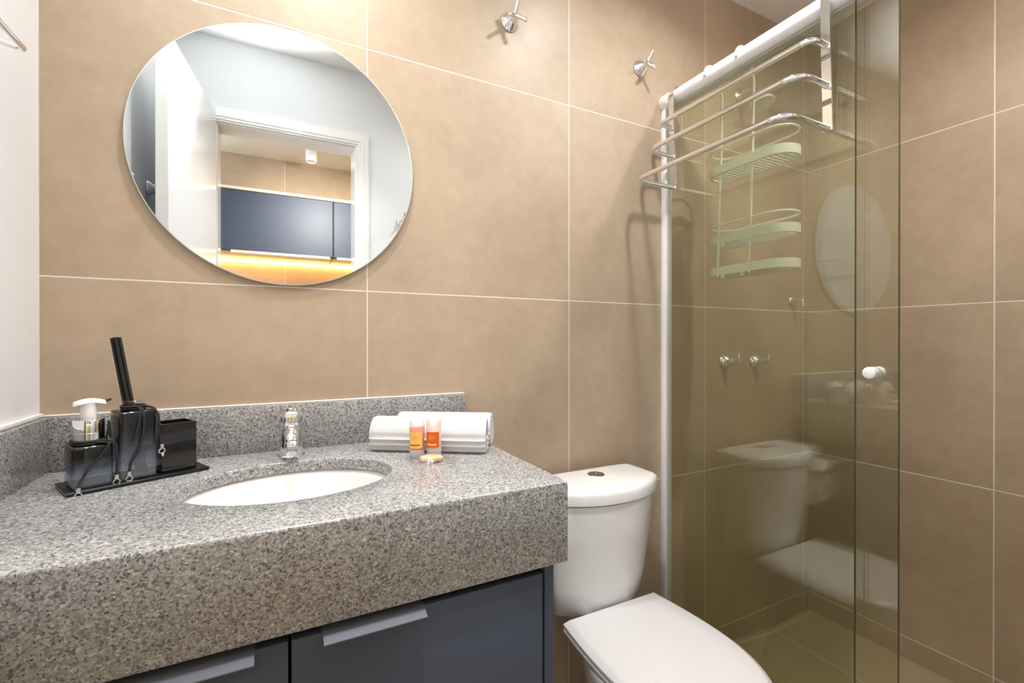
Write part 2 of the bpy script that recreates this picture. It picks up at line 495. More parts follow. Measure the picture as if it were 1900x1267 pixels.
# door jamb and architrave round the doorway the camera stands in
bm = new()
box(bm, DX0 - .018, DX0, FY - .118, FY + .003, 0.0, DZ + .018)
box(bm, DX1, DX1 + .018, FY - .118, FY + .003, 0.0, DZ + .018)
box(bm, DX0, DX1, FY - .118, FY + .003, DZ, DZ + .018)
struct('trim_2', bm, M['lacquer'])
bm = new()
for a, w, t in ((0.0, .062, .012), (0.008, .046, .017), (.02, .016, .020)):
    box(bm, DX1 + .006 + a, DX1 + .006 + a + w, FY - .002, FY + t, 0.0, DZ + .006 + a + w)
    box(bm, DX0 - .006, DX1 + .006 + a, FY - .002, FY + t, DZ + .006 + a, DZ + .006 + a + w)
struct('trim_3', bm, M['lacquer'])
# open door leaf, hinged at the left jamb, swung into the bathroom
hx, hy, ex, ey = 0.1735, FY + .012, 0.1035, -0.590
d = Vector((ex - hx, ey - hy, 0)).normalized(); nn = Vector((-d.y, d.x, 0))
if nn.x > 0: nn = -nn
bm = new()
q = [Vector((hx, hy, 0)), Vector((ex, ey, 0)), Vector((ex, ey, 0)) + nn * .035, Vector((hx, hy, 0)) + nn * .035]
loft(bm, [[p + Vector((0, 0, 0.008)) for p in q], [p + Vector((0, 0, 2.098)) for p in q]])
bmesh.ops.bevel(bm, geom=bm.edges[:], offset=.0015, segments=1, affect='EDGES')
struct('door_1', bm, M['lacquer'], 30)

# kitchen seen through the doorway in the mirror
bm = new(); box(bm, -0.3, 3.6, KY - .1, KY, -0.1, 2.46); struct('wall_kitchen', bm, M['tile_kitchen'])
bm = new(); box(bm, -1.6, 3.6, KY - .1, FY - .115, 2.45, 2.55); struct('ceiling_kitchen', bm, pbr('kitchen_ceiling', (.74, .69, .60), .7))
bm = new(); box(bm, -1.6, 3.6, KY - .1, FY - .115, -0.1, 0.0); struct('floor_kitchen', bm, M['tile_floor'])
bm = new(); box(bm, 3.5, 3.6, KY, FY - .115, 0.0, 2.45); struct('wall_kitchen_end', bm, M['wall_white'])
bm = new(); box(bm, W + .1, 3.5, FY - .115, FY - .015, 0.0, 2.45); struct('wall_kitchen_side', bm, M['wall_white'])

# kitchen wall units + LED strip
def wall_unit(x0, x1, label):
    t = thing('kitchen_wall_cabinet', label, 'cabinet', ((x0 + x1) / 2, KY + .165, 1.70), group='wall units in the kitchen')
    bm = new(); box(bm, x0, x1, KY, KY + .31, 1.712, 2.105); obj('body', bm, M['cabinet'], t, smooth=None)
    bm = new(); box(bm, x0 + .002, x1 - .002, KY + .312, KY + .33, 1.716, 2.102, .001, 1); dd = obj('door', bm, M['cabinet'], t)
    a, b = x0 + .30, x1 - .02
    bm = new(); box(bm, a, b, KY + .300, KY + .338, 1.700, 1.7155, .001, 1); obj('handle', bm, M['wood'], dd)
    if x1 - x0 > .7:
        bm = new(); box(bm, x0 + .02, x0 + .22, KY + .300, KY + .338, 1.700, 1.7155, .001, 1); obj('handle', bm, M['wood'], dd)
    bm = new(); box(bm, x0, x1, KY, KY + .333, 2.106, 2.124); obj('top_panel', bm, M['wood'], t, smooth=None)
    return t
wall_unit(-0.16, 0.752, 'wide blue grey kitchen wall cabinet with bright glare, seen in the round mirror')
wall_unit(0.757, 1.55, 'blue grey kitchen wall cabinet beside the door frame in the round mirror')
bm = new(); box(bm, -0.16, 1.55, KY, KY + .014, 1.690, 1.704)
tag(base(obj('led_strip', bm, M['led'], smooth=None), (0.7, KY, 1.690)), 'glowing amber light strip under the kitchen wall cabinets in the mirror', 'light strip')
led = area('led_strip_glow', (0.70, KY + .10, 1.700), 1.7, 3.0, (1.0, 0.45, 0.06), rot=(R(-24), 0, 0), shape='RECTANGLE', sy=.01)
t = thing('ceiling_spotlight', 'white cylinder spotlight on the kitchen ceiling, seen in the round mirror', 'lamp', (0.60, -2.07, 2.45))
bm = new(); lathe(bm, [(0, 2.45), (.034, 2.45), (.034, 2.286), (.027, 2.286), (.027, 2.296), (0, 2.296)], 28, (0.60, -2.07, 0)); obj('lamp_body', bm, M['white_metal'], t)
bm = new(); lathe(bm, [(0, 2.295), (.025, 2.295), (.025, 2.291), (0, 2.291)], 24, (0.60, -2.07, 0)); obj('lens', bm, M['frost'], t)

# bathroom downlights
def downlight(x, y, label):
    t = thing('recessed_downlight', label, 'lamp', (x, y, CZ), group='recessed ceiling downlights')
    bm = new(); lathe(bm, [(.038, CZ - .001), (.040, CZ - .006), (.050, CZ - .006), (.053, CZ), (.038, CZ)], 36, (x, y, 0)); obj('trim_ring', bm, M['white_metal'], t)
    bm = new(); lathe(bm, [(0, CZ - .004), (.038, CZ - .004), (.038, CZ - .001), (0, CZ - .001)], 36, (x, y, 0)); obj('lens', bm, M['lens'], t)
downlight(*DOWN[0], 'round white ceiling downlight above the washbasin, mirrored in the shower glass')
downlight(*DOWN[1], 'round white ceiling downlight above the toilet')
downlight(*DOWN[2], 'round white ceiling downlight added inside the doorway to brighten the counter front')  # added lamp, lifts the front of the counter
downlight(*DOWN[3], 'round white ceiling downlight added in the shower to brighten its right wall')  # added lamp, fills the shower and its right wall

# ------------------------------------------------------------------ vanity top with backsplash
HT, HB = 0.888, 0.745
CX1, CY0 = 0.857, -0.502
bcx, bcy, ba, bb = 0.427, -0.262, 0.172, 0.127
t = thing('vanity_countertop', 'speckled grey granite vanity top with deep front apron and oval basin cut-out', 'countertop', (0.43, -.25, HB))
rect = (0.0005, CX1, CY0, -0.0005)
angs = sorted([2 * pi * i / 120 for i in range(120)] + [math.atan2(y - bcy, x - bcx) % (2 * pi) for x in rect[:2] for y in rect[2:]])
def rayrect(a, r):
    c, s = cos(a), sin(a); k = []
    if c > 1e-9: k.append((r[1] - bcx) / c)
    if c < -1e-9: k.append((r[0] - bcx) / c)
    if s > 1e-9: k.append((r[3] - bcy) / s)
    if s < -1e-9: k.append((r[2] - bcy) / s)
    k = min(k); return (bcx + c * k, bcy + s * k)
def ell(a, A, B):
    k = 1 / math.sqrt((cos(a) / A) ** 2 + (sin(a) / B) ** 2); return (bcx + k * cos(a), bcy + k * sin(a))
def orect(e): return (rect[0] + e, rect[1] - e, rect[2] + e, rect[3] - e)
def rr(e, z): return [(*rayrect(a, orect(e)), z) for a in angs]
def hh(e, z): return [(*ell(a, ba + e, bb + e), z) for a in angs]
bm = new()
loft(bm, [rr(0.0045, HT), rr(.0022, HT - .0006), rr(.0006, HT - .0022), rr(0, HT - .0045), rr(0, HB + .002), rr(.002, HB), rr(.020, HB), rr(.022, HT - .022), hh(.0, HT - .022), hh(0, HT - .003), hh(.0009, HT - .0009), hh(.003, HT)], cyc=True)
obj('slab', bm, M['granite'], t, smooth=50)
t = thing('granite_backsplash', 'long grey granite backsplash strip along the tiled wall behind the faucet', 'backsplash', (.43, -.01, HT), group='granite backsplash strips')
bm = new(); box(bm, 0.0, CX1 - .001, -0.019, -0.0005, HT, 0.9905, .0015, 2); obj('slab', bm, M['granite'], t)
bm = new(); box(bm, 0.0, CX1 - .002, -0.006, -0.0002, 0.9905, 0.9945, .0015, 2); obj('caulk_bead', bm, M['caulk'], t)
t = thing('granite_backsplash', 'short grey granite backsplash strip along the white left wall', 'backsplash', (.01, -.25, HT), group='granite backsplash strips')
bm = new(); box(bm, 0.0005, 0.0185, CY0 + .004, -0.0195, HT, 0.9905, .0015, 2); obj('slab', bm, M['granite'], t)
bm = new(); box(bm, 0.0002, .009, CY0 + .004, -0.006, 0.9905, 0.9985, .002, 2); obj('caulk_bead', bm, M['caulk'], t)

# washbasin
t = thing('washbasin', 'white oval ceramic washbasin set under the granite top', 'basin', (bcx, bcy, .73))
bm = new()
pr = [(1.10, -.0222), (1.10, -.030), (1.03, -.075), (.86, -.125), (.60, -.152), (.12, -.160), (.12, -.150), (.56, -.142), (.80, -.117), (.95, -.073), (.985, -.040), (1.02, -.0265), (1.06, -.0222)]
N = 72
loft(bm, [[(bcx + ba * s * cos(2 * pi * j / N), bcy + bb * s * sin(2 * pi * j / N), HT + h) for j in range(N)] for s, h in pr], cyc=True)
obj('bowl', bm, M['ceramic'], t, smooth=70)
bm = new(); lathe(bm, [(0, HT - .147), (.016, HT - .147), (.021, HT - .149), (.021, HT - .156), (.012, HT - .20), (0, HT - .20)], 28, (bcx, bcy, 0)); obj('drain', bm, M['chrome'], t)

# faucet
fx, fy = 0.4275, -0.088
t = thing('basin_faucet', 'short chrome basin faucet standing behind the oval basin', 'faucet', (fx, fy, HT))
bm = new(); lathe(bm, [(0, HT), (.0245, HT), (.0255, HT + .003), (.0235, HT + .006), (0, HT + .006)], 40, (fx, fy, 0)); obj('base_ring', bm, M['chrome'], t)
bm = new(); lathe(bm, [(.0232, HT + .006), (.0230, HT + .018), (.0222, HT + .038), (.0205, HT + .054), (.0190, HT + .062), (.0165, HT + .064), (0, HT + .064)], 40, (fx, fy, 0)); obj('body', bm, M['chrome'], t)
bm = new(); tube(bm, [(fx, fy - .004, HT + .046), (fx, fy - .018, HT + .052), (fx, fy - .030, HT + .052), (fx, fy - .041, HT + .046), (fx, fy - .046, HT + .038)], [.0155, .0158, .0152, .0142, .0132], 24)
sp = obj('spout', bm, M['chrome'], t)
bm = new(); dv = Vector((0, -.35, -1)).normalized(); p0 = Vector((fx, fy - .0455, HT + .039))
tube(bm, [p0, p0 + dv * .002, p0 + dv * .011, p0 + dv * .0125], [.0142, .0152, .0152, .013], 28); obj('aerator', bm, M['satin_chrome'], sp)
bm = new()
zs = [(HT + .064, .0160), (HT + .068, .0195), (HT + .074, .0212), (HT + .091, .0212), (HT + .0965, .0180), (HT + .098, .011)]
loft(bm, [[(fx + r * (1 + .07 * cos(6 * a)) * cos(a), fy + r * (1 + .07 * cos(6 * a)) * sin(a), z) for a in [2 * pi * j / 60 for j in range(60)]] for z, r in zs])
hd = obj('handle', bm, M['chrome'], t, smooth=50)
bm = new(); lathe(bm, [(0, HT + .098), (.011, HT + .098), (.011, HT + .1025), (.009, HT + .104), (0, HT + .104)], 28, (fx, fy, 0)); obj('cap', bm, M['chrome'], hd)

# vanity cabinet
t = thing('vanity_cabinet', 'blue grey two door vanity cabinet under the granite top', 'cabinet', (.42, -.25, .12))
bm = new()
box(bm, 0.001, .019, -.468, -.001, .12, HB - .001); box(bm, .8180, .8360, -.489, -.001, .12, HB - .001, .0008, 1)
box(bm, .019, .818, -.468, -.001, .12, .138); box(bm, .019, .818, -.019, -.001, .138, HB - .001)
obj('body', bm, M['cabinet'], t, smooth=None)
def vdoor(x0, x1, h0, h1):
    bm = new(); box(bm, x0, x1, -.490, -.471, .124, .7295, .001, 2); dd = obj('door', bm, M['cabinet'], t)
    bm = new()
    # folded pull: lies on the door's top edge and drops in front of it
    pf = [(-.470, .7296), (-.470, .7312), (-.4915, .7318), (-.4935, .7310), (-.5118, .7238), (-.5120, .7225), (-.5105, .7222), (-.4930, .7292), (-.4905, .7296)]
    loft(bm, [[(h0, y, z) for y, z in pf], [(h1, y, z) for y, z in pf]]); obj('handle', bm, M['cab_handle'], dd, smooth=25)
vdoor(.022, .4130, .222, .3735); vdoor(.4170, .8125, .4560, .6000)

# ------------------------------------------------------------------ round mirror
mc = (0.4195, -0.0095, 1.5545); mr_ = 0.2925
t = thing('wall_mirror', 'round frameless mirror hung on the beige tiled wall', 'mirror', (mc[0], 0, mc[2]))
bm = new(); lathe(bm, [(0, .0095), (mr_ - .0022, .0095), (mr_ - .0022, .0085), (0, .0085)], 128, (mc[0], 0, mc[2]), 'Y'); obj('glass', bm, M['mirror'], t)
bm = new(); lathe(bm, [(mr_ - .0022, .0095), (mr_ - .0006, .0090), (mr_, .0080), (mr_, .0055), (mr_ - .001, .0045), (mr_ - .0022, .0045), (mr_ - .0022, .0095)], 128, (mc[0], 0, mc[2]), 'Y'); obj('bevelled_edge', bm, M['mirror_edge'], t)
bm = new(); lathe(bm, [(0, .0084), (mr_ - .0024, .0084), (mr_ - .0024, .0045), (mr_ - .06, .0045), (mr_ - .06, 0), (0, 0)], 96, (mc[0], 0, mc[2]), 'Y'); obj('backing', bm, M['rubber'], t)

# ------------------------------------------------------------------ robe hooks (axis out of the wall = -y)
def make_hook(label, loc, rot):
    t = thing('robe_hook', label, 'hook', (0, 0, 0))
    bm = new(); lathe(bm, [(0, 0), (.0265, 0), (.0275, .002), (.0265, .005), (.021, .012), (.015, .022), (.0105, .031), (.0095, .036), (0, .036)], 36, (0, 0, 0), 'Y'); obj('mounting_cone', bm, M['chrome'], t, local=True)
    for k, a in enumerate((90, 215, 325)):
        ca, sa = cos(R(a)), sin(R(a))
        pts = [(0, -.032, 0), (ca * .004, -.038, sa * .004), (ca * .013, -.043, sa * .013), (ca * .022, -.050, sa * .022), (ca * .029, -.052, sa * .029)]
        bm = new(); tube(bm, pts, [.0070, .0066, .0055, .0050, .0052], 14)
        bmesh.ops.create_uvsphere(bm, u_segments=14, v_segments=8, radius=.0056, matrix=Matrix.Translation(pts[-1]))
        obj('prong', bm, M['chrome'], t, local=True)
    t.location = loc; t.rotation_euler = rot
    return t
HG = 'chrome robe hooks'
hk = make_hook('chrome robe hook high on the tiled wall, right of the round mirror', (.9948, 0, 2.047), (0, 0, 0)); hk['group'] = HG
dup(hk, (1.4848, 0, 2.048), (0, R(12), 0), 'chrome robe hook on the tiled wall closest to the white shower rail end', HG)
dup(hk, (0.0, -.845, 1.664), (0, 0, R(90)), 'chrome robe hook on the white left wall, seen near the mirror left rim', HG)
dup(hk, (.962, FY, 1.735), (0, 0, R(180)), 'chrome robe hook right of the doorway, at the right rim of the mirror', HG)

# towel bar on the left wall
t = thing('towel_bar', 'thin chrome towel bar curling off the white wall, cut by the left picture edge', 'towel bar', (0, -.31, 1.585))
pts = fillet([(0.003, -.183, 1.603), (.030, -.183, 1.597), (.052, -.196, 1.587), (.054, -.24, 1.583), (.054, -.39, 1.583), (.052, -.432, 1.587), (.030, -.445, 1.597), (.003, -.445, 1.603)], .02, 5)
bm = new(); tube(bm, pts, .0042, 14); obj('bar', bm, M['chrome'], t)
for y in (-.183, -.445):
    bm = new(); lathe(bm, [(0, 0), (.010, 0), (.010, .002), (.0065, .005), (0, .005)], 20, (0, y, 1.603), 'X'); obj('rosette', bm, M['chrome'], t)

# ------------------------------------------------------------------ toilet
TX = 1.213
t = thing('toilet', 'white ceramic close coupled toilet with lid down, between vanity and shower', 'toilet', (TX, -.32, 0))
def dsec(w, yb, ys, bow, z, c=.016):
    pts = [(-w + c, yb), (0, yb), (w - c, yb), (w, yb - c * .8), (w, ys + c)]
    n = 12
    for i in range(n + 1):
        u = 1 - 2 * i / n
        pts.append((w * u * (.985 if i in (0, n) else 1), ys - bow * (1 - abs(u) ** 2.2)))
    pts += [(-w, ys + c), (-w, yb - c * .8)]
    return [(TX + p.x, p.y, z) for p in chaikin([Vector((x, y, 0)) for x, y in pts], 2)]
bm = new()
T0 = [(.396, .143, -.062, -.135, .045), (.400, .149, -.056, -.142, .048), (.47, .156, -.052, -.150, .055), (.60, .167, -.049, -.162, .062), (.699, .1740, -.047, -.170, .064), (.7035, .1725, -.048, -.168, .064)]
loft(bm, [dsec(w, yb, ys, bw, z) for z, w, yb, ys, bw in T0]); obj('tank', bm, M['ceramic'], t, smooth=60)
bm = new()
T1 = [(.7085, .179, -.042, -.173, .064), (.7100, .1825, -.040, -.176, .065), (.733, .1840, -.040, -.177, .065), (.7425, .1815, -.042, -.174, .064), (.7475, .1745, -.047, -.167, .061), (.749, .163, -.056, -.157, .056)]
loft(bm, [dsec(w, yb, ys, bw, z) for z, w, yb, ys, bw in T1]); lid = obj('tank_lid', bm, M['ceramic'], t, smooth=60)
bm = new(); lathe(bm, [(0, .7500), (.0060, .7500), (.0066, .7512), (.0205, .7514), (.0235, .7508), (.0248, .7488), (0, .7488)], 36, (TX + .008, -.108, 0), sx=1.0, sy=1.0); obj('flush_button', bm, pbr('bronze_chrome', (.42, .38, .33), .2, metal=1), lid)
# bowl
def seatsec(k, z, dy=0.0, wback=.158, back=-.192, front=-.645, wmax=.174, ins=0.0):
    """outline of seat / lid: straight back, bulging sides, round nose"""
    wback -= ins; wmax -= ins; back -= ins * .5; front += ins
    pts = []
    n = 26
    L = back - front
    pts += [(-wback * k, back + dy), (-wback * .5 * k, back + dy), (0, back + dy), (wback * .5 * k, back + dy), (wback * k, back + dy)]
    side = []
    for i in range(1, n):
        s = i / n
        # half width along the length
        if s < .42: w = wback + (wmax - wback) * sin(pi / 2 * s / .42)
        else:
            q = (s - .42) / .58
            w = wmax * max(0.0, 1 - q ** 2.35) ** .60
        side.append((w * k, back - L * (1 - cos(s * pi / 2)) if False else back - L * s))
    pts += [(w, y + dy) for w, y in side] + [(0, front + dy)] + [(-w, y + dy) for w, y in side[::-1]]
    cy = (back + front) / 2
    return [(TX + x - .002, cy + (y - cy) * (k * .5 + .5), z) for x, y in pts]
bm = new()
def bsec(sx, sy, z, cy=-.40, sup=2.3):
    o = []
    for j in range(56):
        a = 2 * pi * j / 56
        c, s = cos(a), sin(a)
        o.append((TX - .008 + sx * abs(c) ** (2 / sup) * (1 if c >= 0 else -1), cy + sy * abs(s) ** (2 / sup) * (1 if s >= 0 else -1), z))
    return o
loft(bm, [bsec(.115, .235, 0.0, -.36), bsec(.112, .232, .03, -.36), bsec(.098, .215, .12, -.35), bsec(.108, .222, .22, -.36), bsec(.146, .232, .30, -.39), bsec(.166, .234, .355, -.402), bsec(.170, .234, .378, -.402), bsec(.168, .232, .385, -.402), bsec(.12, .17, .385, -.41), bsec(.10, .14, .33, -.41), bsec(.05, .06, .22, -.38)])
obj('bowl', bm, M['ceramic'], t, smooth=60)
bm = new(); box(bm, TX - .060, TX + .060, -.225, -.060, .30, .3965, .02, 4); obj('tank_shelf', bm, M['ceramic'], t)
bm = new(); loft(bm, [seatsec(.985, .3855), seatsec(1.0, .388), seatsec(1.0, .396), seatsec(.99, .3985)]); obj('seat', bm, M['seat_white'], t, smooth=60)
bm = new(); loft(bm, [seatsec(1, .4005, ins=.003), seatsec(1, .4020), seatsec(1, .4085), seatsec(1, .4095, ins=.001), seatsec(1, .4180, ins=.0135), seatsec(1, .4188, ins=.0155), seatsec(1, .4200, ins=.06)]); ld = obj('seat_lid', bm, M['seat_white'], t, smooth=24)
for s in (-1, 1):
    bm = new(); tube(bm, [(TX - .008 + s * .075 - .018, -.186, .399), (TX - .008 + s * .075 + .018, -.186, .399)], .008, 18); obj('hinge', bm, M['seat_white'], ld)

# toilet paper on the vanity's side panel (seen in the shower glass)
t = thing('toilet_paper_holder', 'chrome toilet paper holder on the side of the vanity, reflected in the shower glass', 'paper holder', (.836, -.10, .60))
bm = new(); box(bm, .8362, .842, -.175, -.030, .655, .680, .002, 2); obj('back_plate', bm, M['chrome'], t)
bm = new(); tube(bm, fillet([(.842, -.035, .668), (.90, -.035, .668), (.90, -.035, .585), (.90, -.172, .585)], .012, 5), .0042, 12); obj('arm', bm, M['chrome'], t)
bm = new(); loft(bm, [[(.842, y, .682), (.915, y, .676), (.955, y, .640), (.957, y, .641), (.917, y, .678), (.842, y, .684)] for y in (-.178, -.028)]); obj('cover_flap', bm, M['chrome'], t, smooth=20)
t = thing('toilet_paper_roll', 'white toilet paper roll on the chrome holder, reflected beside the toilet in the glass', 'toilet paper', (.90, -.10, .585))
bm = new()
loft(bm, [[(.90 + r * cos(2 * pi * j / 40), y, .569 + r * sin(2 * pi * j / 40)) for j in range(40)] for r, y in ((.020, -.155), (.050, -.155), (.052, -.153), (.052, -.057), (.050, -.055), (.020, -.055))], cyc=True)
obj('roll', bm, M['paper'], t, smooth=50)
bm = new(); loft(bm, [[(.9525, y, .569), (.9535, y, .569), (.951, y, .505), (.950, y, .505)] for y in (-.154, -.056)]); obj('loose_sheet', bm, M['paper'], t)

# ------------------------------------------------------------------ shower enclosure
t = thing('shower_enclosure', 'sliding glass shower enclosure with green glass panes and white rail', 'shower screen', (1.60, -.58, 0.022))
RX, RZ, RR = 1.599, 1.952, .0262
bm = new(); tube(bm, [(RX, -.030, RZ), (RX, FY, RZ)], RR, 36)
box(bm, RX - .004, RX + .024, FY, -.004, RZ - .0275, RZ - .018, .002, 2)
rail = obj('top_rail', bm, M['white_metal'], t, smooth=40)
bm = new(); lathe(bm, [(0, .0), (.0285, 0), (.0295, .003), (.0295, .030), (.0285, .033), (.0262, .033)], 36, (RX, 0, RZ), 'Y'); obj('end_cap', bm, M['white_metal'], rail)
bm = new(); box(bm, 1.581, 1.611, -.021, -.0002, .022, RZ - .02, .0015, 2); obj('wall_profile', bm, M['white_metal'], t)
bm = new(); box(bm, 1.583, 1.605, FY, -.02, .022, .034, .001, 1); obj('bottom_track', bm, M['white_metal'], t)
def pane(name, x0, x1, y0, y1, z0, z1, edge_y):
    """clear faces on slot 0, green polished edge on slot 1"""
    bm = new(); box(bm, x0, x1, y0, y1, z0, z1)
    bm.normal_update()
    for f in bm.faces:
        n = f.normal
        if n.y < -.5: f.material_index = 1
    return obj(name, bm, [M['glass'], M['glass_edge']], t, smooth=None)
pane('fixed_pane', GX, GX + .008, -.594, -.012, .034, RZ - .0265, -.594)
door = pane('sliding_door', 1.613, 1.621, -.668, -.070, .030, RZ - .030, -.668)
bm = new()
ky, kz = -.6225, 1.0625
lathe(bm, [(0, -.025), (.0105, -.025), (.0128, -.0235), (.0135, -.021), (.0135, -.008), (.0115, -.006), (.0115, -.0005), (0, -.0005)], 32, (1.613, ky, kz), 'X')
lathe(bm, [(0, .0005), (.0115, .0005), (.0115, .006), (.0135, .008), (.0135, .014), (.0128, .0165), (.0105, .018), (0, .018)], 32, (1.621, ky, kz), 'X')
obj('knob', bm, M['white_plastic'], door)

# chrome towel rack hung over the rail
t = thing('towel_rack', 'chrome three rail towel rack hung over the white shower rail', 'towel rack', (1.57, -.30, 1.64))
def bracket(y):
    bm = new()
    # flat strap: over the rail, then down leaning to the glass
    path = [(RX + (RR + .0025) * cos(a), RZ + (RR + .0025) * sin(a)) for a in [R(-20 + 200 * i / 20) for i in range(21)]]
    path += [(RX - RR - .0026, RZ - .02), (1.5715, 1.86), (1.5765, 1.75), (1.5815, 1.640)]
    pts = []
    th = .0022
    inn, out_ = [], []
    for i, (x, z) in enumerate(path):
        a = Vector(path[max(0, i - 1)]); b = Vector(path[min(len(path) - 1, i + 1)])
        tt = (b - a).normalized(); n = Vector((tt.y, -tt.x))
        inn.append((x - n.x * th, z - n.y * th)); out_.append((x + n.x * th, z + n.y * th))
    rings = []
    for (a, b) in zip(inn, out_):
        rings.append([(a[0], y - .0105, a[1]), (a[0], y + .0105, a[1]), (b[0], y + .0105, b[1]), (b[0], y - .0105, b[1])])
    loft(bm, rings)
    obj('bracket', bm, M['chrome'], t, smooth=30)
yl, yr = -.058, -.540
bracket(yl); bracket(yr)
for xo, z, xb in ((1.515, 1.842, 1.5695), (1.468, 1.748, 1.5740), (1.416, 1.645, 1.5785)):
    bm = new()
    tube(bm, fillet([(xb, yl, z), (xo, yl, z), (xo, yr, z), (xb, yr, z)], [.0, .042, .042, 0], 10), .0074, 16)
    for y in (yl, yr):
        bmesh.ops.create_uvsphere(bm, u_segments=16, v_segments=10, radius=.0086, matrix=Matrix.Translation((xb - .001, y, z)))
    obj('rail', bm, M['chrome'], t, smooth=60)

# white shower caddy hung over the rail inside the shower
t = thing('shower_caddy', 'white three tier shower caddy hung inside the shower behind the glass', 'shower caddy', (1.69, -.25, 1.34))
for y in (-.192, -.300):
    top_ = [(RX - .030, y, RZ - .004)] + [(RX + (RR + .0045) * cos(a), y, RZ + (RR + .0045) * sin(a)) for a in [R(160 - 150 * i / 12) for i in range(13)]]
    bm = new(); tube(bm, top_ + [(1.6365, y, RZ - .02), (1.648, y, 1.90), (1.646, y + .002, 1.70), (1.634, y + .005, 1.335)], .0036, 12); obj('hanging_wire', bm, M['white_plastic'], t, smooth=60)
def stadium(cx, cy, hx_, hy_, z, n=14):
    o = []
    r = hx_
    for i in range(n + 1):
        a = pi * i / n
        o.append((cx + r * cos(a), cy + (hy_ - r) + r * sin(a), z))
    for i in range(n + 1):
        a = pi + pi * i / n
        o.append((cx + r * cos(a), cy - (hy_ - r) + r * sin(a), z))
    return o
cy_ = -.262
for z in (1.738, 1.499):
    bm = new(); tube(bm, stadium(1.695, cy_, .053, .134, z), .0036, 10, closed=True); obj('guard_ring', bm, M['white_plastic'], t, smooth=60)
for z in (1.672, 1.452, 1.353):
    bm = new()
    sO, sI = (.057, .138), (.054, .135)
    loft(bm, [stadium(1.695, cy_, *sO, z - .012), stadium(1.695, cy_, *sO, z + .014), stadium(1.695, cy_, *sI, z + .014), stadium(1.695, cy_, *sI, z - .009), stadium(1.695, cy_, .046, .127, z - .009), stadium(1.695, cy_, .046, .127, z - .012)], cyc=True)
    # slatted base
    for k in range(17):
        yy = cy_ - .112 + .014 * k
        box(bm, 1.652, 1.738, yy - .0056, yy + .0056, z - .0118, z - .0092)
    tr = obj('tray', bm, M['white_plastic'], t, smooth=45)
    for y in (-.200, -.268):
        bm = new(); box(bm, 1.6405, 1.652, y - .0075, y + .0075, z - .024, z + .002, .002, 2); obj('clip', bm, M['white_plastic'], tr)

# shower fittings on the tiled back wall
def make_valve(label, loc, rot=(0, 0, 0)):
    t = thing('shower_valve', label, 'valve', (0, 0, 0), group='shower valves')
    bm = new(); lathe(bm, [(0, 0), (.027, 0), (.028, .003), (.025, .010), (.017, .017), (.012, .022), (.011, .040), (0, .040)], 36, (0, 0, 0), 'Y'); obj('flange', bm, M['chrome'], t, local=True)
    bm = new(); tube(bm, [(0, -.034, 0), (0, -.046, .0), (0, -.060, .004), (0, -.062, .012), (0, -.062, .030)], [.011, .0095, .0075, .006, .0058], 16); obj('lever', bm, M['chrome'], t, local=True)
    t.location = loc; t.rotation_euler = rot
    return t
va = make_valve('left chrome shower valve on the tiled wall behind the glass', (1.905, 0, 1.0585))
dup(va, (2.078, 0, 1.0545), (0, 0, 0), 'right chrome shower valve on the tiled wall behind the glass')
t = thing('overhead_shower', 'pale round shower head on a chrome arm high in the shower', 'shower head', (1.985, 0, 2.08))
bm = new(); lathe(bm, [(0, 0), (.024, 0), (.025, .003), (.014, .010), (.009, .012), (0, .012)], 28, (1.985, 0, 2.078), 'Y'); obj('flange', bm, M['chrome'], t)
bm = new(); tube(bm, fillet([(1.985, -.008, 2.078), (1.985, -.060, 2.080), (1.985, -.088, 2.020)], .03, 6), .007, 14); obj('arm', bm, M['chrome'], t)
bm = new()
hd_ = Vector((0, -.30, -.95)).normalized(); hp = Vector((1.985, -.086, 2.028))
tube(bm, [hp, hp + hd_ * .010, hp + hd_ * .018, hp + hd_ * .027, hp + hd_ * .030], [.010, .018, .040, .045, .042], 32); obj('spray_head', bm, M['white_plastic'], t, smooth=40)
t = thing('hand_shower_bracket', 'small chrome elbow bracket near the shower corner', 'bracket', (2.315, 0, 1.30))
bm = new(); lathe(bm, [(0, 0), (.018, 0), (.019, .003), (.015, .010), (.010, .013), (0, .013)], 28, (2.312, 0, 1.302), 'Y'); obj('flange', bm, M['chrome'], t)
bm = new(); tube(bm, fillet([(2.312, -.010, 1.302), (2.312, -.050, 1.302), (2.312, -.052, 1.275)], .008, 4), .0062, 14); obj('elbow', bm, M['chrome'], t)

